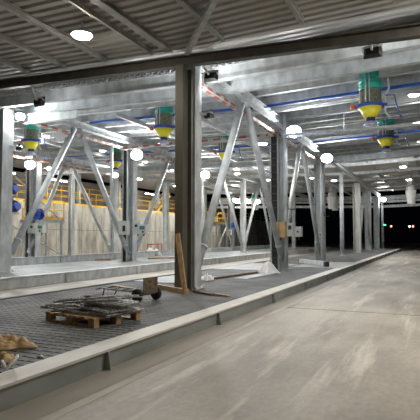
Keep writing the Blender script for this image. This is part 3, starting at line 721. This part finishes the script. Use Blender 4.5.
# local +x points to the handle
for s in (-1, 1):
    w = MB(); w.lathe([(.075, -.045), (.125, -.045), (.145, -.02), (.145, .02), (.125, .045), (.075, .045)], n=22)
    w.v = [(v[0], s * .31 + v[2], .145 + v[1]) for v in [tuple(k) for k in w.v]]
    ob = w.build('wheel', 'rubber', t)
    h = MB().tube((0, s * .31 - .035, .145), (0, s * .31 + .035, .145), .078, 16).tube((0, s * .31 - .05, .145), (0, s * .31 + .05, .145), .03, 10); h.build('rim', 'rust', ob)
MB().tube((0, -.36, .145), (0, .36, .145), .014, 8).build('axle', 'scrap', t)
fr = MB()
for s in (-1, 1): fr.path([(-.1, s * .2, .2), (.95, s * .2, .22), (1.15, s * .2, .24), (1.3, s * .2, .2)], .018, 8)
for x in (.15, .45, .75, 1.0): fr.tube((x, -.2, .215), (x, .2, .215), .012, 8)
fr.build('frame', 'scrap', t)
for s in (-1, 1): MB().path([(1.05, s * .2, .23), (1.08, s * .2, .1), (1.16, s * .2, .018), (1.22, s * .2, .02)], .015, 8).build('handle', 'black', t)
MB().box((-.1, 0, .34), (.02, .46, .34)).box((-.06, 0, .19), (.08, .46, .015)).build('toe_plate', 'rust', t)
def plank(label, p0, p1, w, h, mat='wood', name='timber_plank', up=(0, 0, 1)):
    o = MB().bar((0, 0, 0), Vector(p1) - Vector(p0), w, h, up).build(name, mat); o.location = p0
    return tag(o, label, 'plank')
plank('light timber plank lying left behind the hand truck', (-8.0, 11.2, T + .03), (-6.75, 10.5, T + .03), .14, .05)
plank('round brown timber lying between the hand truck and the foreground column', (-6.9, 11.45, T + .055), (-5.45, 10.55, T + .055), .13, .11)
plank('timber plank leaning upright on the foreground column', (-5.5, 10.55, T + .02), (-5.88, 10.87, 1.68), .12, .05, up=(0, 1, 0))
plank('dark board lying right of the foreground column foot', (-5.45, 10.95, T + .025), (-4.75, 10.5, T + .025), .09, .04, 'darkwood')
plank('short pale wood offcut resting right of the dark board', (-4.73, 10.62, T + .02), (-4.3, 10.4, T + .02), .1, .04)
plank('brown timber lying on the middle island grating right of the control column', (-15.0, 24.2, G2 + .04), (-14.0, 25.6, G2 + .04), .2, .08)
plank('brown timber lying on the middle island grating left of the control column', (-16.6, 21.4, G2 + .05), (-15.9, 21.9, G2 + .05), .25, .1)
plank('long dark bar lying toward the white cloth', (-6.5, 14.6, T + .03), (-6.1, 18.4, T + .03), .1, .06, 'darkwood')
o = MB().box((0, 0, 0), (.5, 3.0, .02)).build('cover_sheet', 'sheet'); o.location = (-5.7, 16.4, T + .012); o.rotation_euler = (0, 0, -.05); tag(o, 'pale flat steel sheet beside the long dark bar', 'sheet')
o = MB().box((0, 0, 0), (1.9, 2.6, .02)).build('cover_sheet', 'sheet'); o.location = (-7.5, 14.0, T + .012); tag(o, 'wide pale steel sheet behind the foreground column', 'sheet')
o = MB().box((0, 0, 0), (2.2, 5.2, .02)).build('cover_sheet', 'sheet'); o.location = (-4.9, 23.4 + 1, T + .012); tag(o, 'large pale steel sheet under the square tube', 'sheet')
o = MB().box((0, 0, 0), (2.4, 5, .02)).build('cover_sheet', 'sheet'); o.location = (-7.4, 21.5, T + .012); tag(o, 'large pale steel sheet beside the tan box column', 'sheet')
t = thing('square_tube', 'pale square tube with black end lying by the third near column', 'tube', (-6.3, 25.0, T + .14))
d = Vector((1.75, -2.5, 0))
MB().bar((0, 0, 0), d, .2, .2).build('tube', 'galv', t); MB().bar(d, d * 1.06, .21, .21).build('end_cap', 'black', t)
# crumpled cloth pieces
def crumple(name, label, cat, p, w, d, h, mat, rz=0, seed=1, n=18, fold=3.0):
    rr = random.Random(seed); ph = [rr.uniform(0, 6.3) for _ in range(8)]
    vs = []
    for lay in (0, 1):
        for i in range(n + 1):
            for j in range(n + 1):
                u = i / n * 2 - 1; v = j / n * 2 - 1
                rim = 1 + .16 * math.sin(3 * math.atan2(v, u) + ph[0]) + .09 * math.sin(7 * math.atan2(v, u) + ph[1])
                s = max(abs(u), abs(v)) or 1e-6; k = s / math.hypot(u, v) if (u or v) else 1
                x = u * k * rim; y = v * k * rim; rad = min(1, s)
                z = (1 - rad ** 2.2) * .55 + .30 * abs(math.sin(fold * x + 1.4 * y + ph[2])) * (1 - rad ** 3) + .2 * abs(math.sin(2.1 * fold * y - x * 2 + ph[3])) * (1 - rad ** 4) + .1 * math.sin(fold * 3 * x + ph[4]) * (1 - rad ** 4)
                vs.append((x * w / 2, y * d / 2, max(.0, z) * h + (.008 if lay else 0)))
    m = (n + 1) ** 2; fs = []
    for lay in (0, 1):
        for i in range(n):
            for j in range(n):
                a = lay * m + i * (n + 1) + j
                fs.append((a, a + 1, a + n + 2, a + n + 1) if not lay else (a, a + n + 1, a + n + 2, a + 1))
    edge = [i * (n + 1) for i in range(n + 1)] + [n * (n + 1) + j for j in range(1, n + 1)] + [i * (n + 1) + n for i in range(n - 1, -1, -1)] + [j for j in range(n - 1, 0, -1)]
    fs += [(edge[k], edge[(k + 1) % len(edge)], m + edge[(k + 1) % len(edge)], m + edge[k]) for k in range(len(edge))]
    o = MB().add(vs, fs, True).build(name, mat); o.location = p; o.rotation_euler = (0, 0, rz)
    return tag(o, label, cat)
crumple('paper_sack', 'crumpled kraft paper sack on the grating at the left edge', 'sack', (-4.93, 4.5, T + .004), .8, .42, .15, 'kraft', .5, 3, 44, 7.5)
crumple('paper_scrap', 'small tan paper scrap below the kraft sack at the left edge', 'paper', (-4.33, 4.03, T + .004), .26, .2, .09, 'kraft', .2, 5)
crumple('cloth_scrap', 'small white crumpled scrap right of the foreground column foot', 'cloth', (-6.52, 14.0, T + .004), .36, .3, .2, 'white', .3, 8, 20, 6)
crumple('debris_scrap', 'tiny pale scrap on the grating behind the near kerb flange', 'debris', (-4.1, 4.33, T + .004), .07, .06, .02, 'whitebox', 0, 9, 8)
crumple('cloth_bundle', 'white cloth bundle on the middle island edge, with red frames behind', 'cloth', (-17.6, 28.9, G2 + .0), 1.5, .9, .5, 'white', 0, 11)
t = MB().lathe([(.40, 0), (.39, .015), (.27, .14), (.18, .28), (.1, .39), (.02, .44)], n=40, wob=lambda a, j: 1 + (.17 * math.sin(4 * a + .7) + .1 * math.sin(9 * a + 2)) * (1 if j < 5 else .3)).build('draped_sheet', 'white')
t.location = (-5.76, 17.9, T + .003); tag(t, 'white plastic sheet draped in a peak beside the tan box column', 'sheet')
pts = []
for k in range(19):
    u = k / 18 * PI * 1.25
    pts.append((-4.02 + .1 * math.sin(u * .8), 3.86 - .16 * (k / 18) - .02 * math.cos(u * 2), T + .035 + .11 * abs(math.sin(u))))
o = MB().path(pts, .018, 8).build('hose_loop', 'white'); tag(o, 'white hose loop on the grating at the left edge, by the kerb', 'hose')
t = thing('trestle', 'rusty red frame standing behind the middle island white cloth', 'frame', (-18.0, 30.2, 0))
MB().path([(-.8, 0, .2), (-.8, 0, 1.05), (.1, 0, 1.1), (.1, 0, .2)], .04, 8).path([(-.8, .5, .2), (-.8, .5, 1.05), (.1, .5, 1.1), (.1, .5, .2)], .04, 8).build('frame', 'red', t)
MB().box((-.35, .25, 1.08), (.8, .6, .05)).build('top', 'red', t)
MB().box((-.35, .25, .1), (1.1, .8, .2)).build('base', 'wood', t)

# ------------------------------------------------------------------ hangers and small roof bits over the right lane
for x, y, lb in ((-3.15, 19.6, 'thin hanger rod of the cable ladder left of the largest spout'), (-8.6, 17.0, 'thin hanger rod between spout and foreground column'), (-7.5, 14.8, 'thin hanger rod right of the foreground column top')):
    t = thing('hanger_rod', lb, 'hanger', (x, y, 5.7)); MB().tube((0, 0, 0), (0, 0, .8), .03, 8).build('rod', 'galv_pipe', t); MB().box((0, 0, .02), (.3, .1, .04)).build('foot', 'galv', t)
for x, lb in ((-3.1, 'first'), (-2.45, 'second'), (-.9, 'third'), (-.3, 'fourth')):
    o = MB().bar((0, 0, 0), (.3, 1.15, .42), .16, .05).build('knee_brace', 'galv'); o.location = (x, 14.12, 6.25 + zr(x)); tag(o, '%s flat knee brace from the left behind the second pale cross beam' % lb, 'brace')

# ------------------------------------------------------------------ camera, world, view
cam = bpy.data.cameras.new('camera'); co = bpy.data.objects.new('camera', cam); COL.objects.link(co)
F = 490.0
cam.sensor_width = 36; cam.lens = 36 * F / 420; cam.clip_end = 400
pitch = math.atan(27 / F); yaw = math.atan(225 / F * math.cos(pitch))
co.location = (0, 0, 1.6); co.rotation_euler = (PI / 2 + pitch, 0, yaw)
scene.camera = co
w = bpy.data.worlds.new('night'); scene.world = w; w.use_nodes = True
w.node_tree.nodes['Background'].inputs[0].default_value = (.5, .6, 1, 1); w.node_tree.nodes['Background'].inputs[1].default_value = .0006
scene.view_settings.view_transform = 'Standard'; scene.view_settings.look = 'None'
scene.view_settings.exposure = 1.0; scene.view_settings.gamma = 1.0
scene.cycles.sample_clamp_indirect = 4.0
scene.cycles.max_bounces = 8; scene.cycles.diffuse_bounces = 5
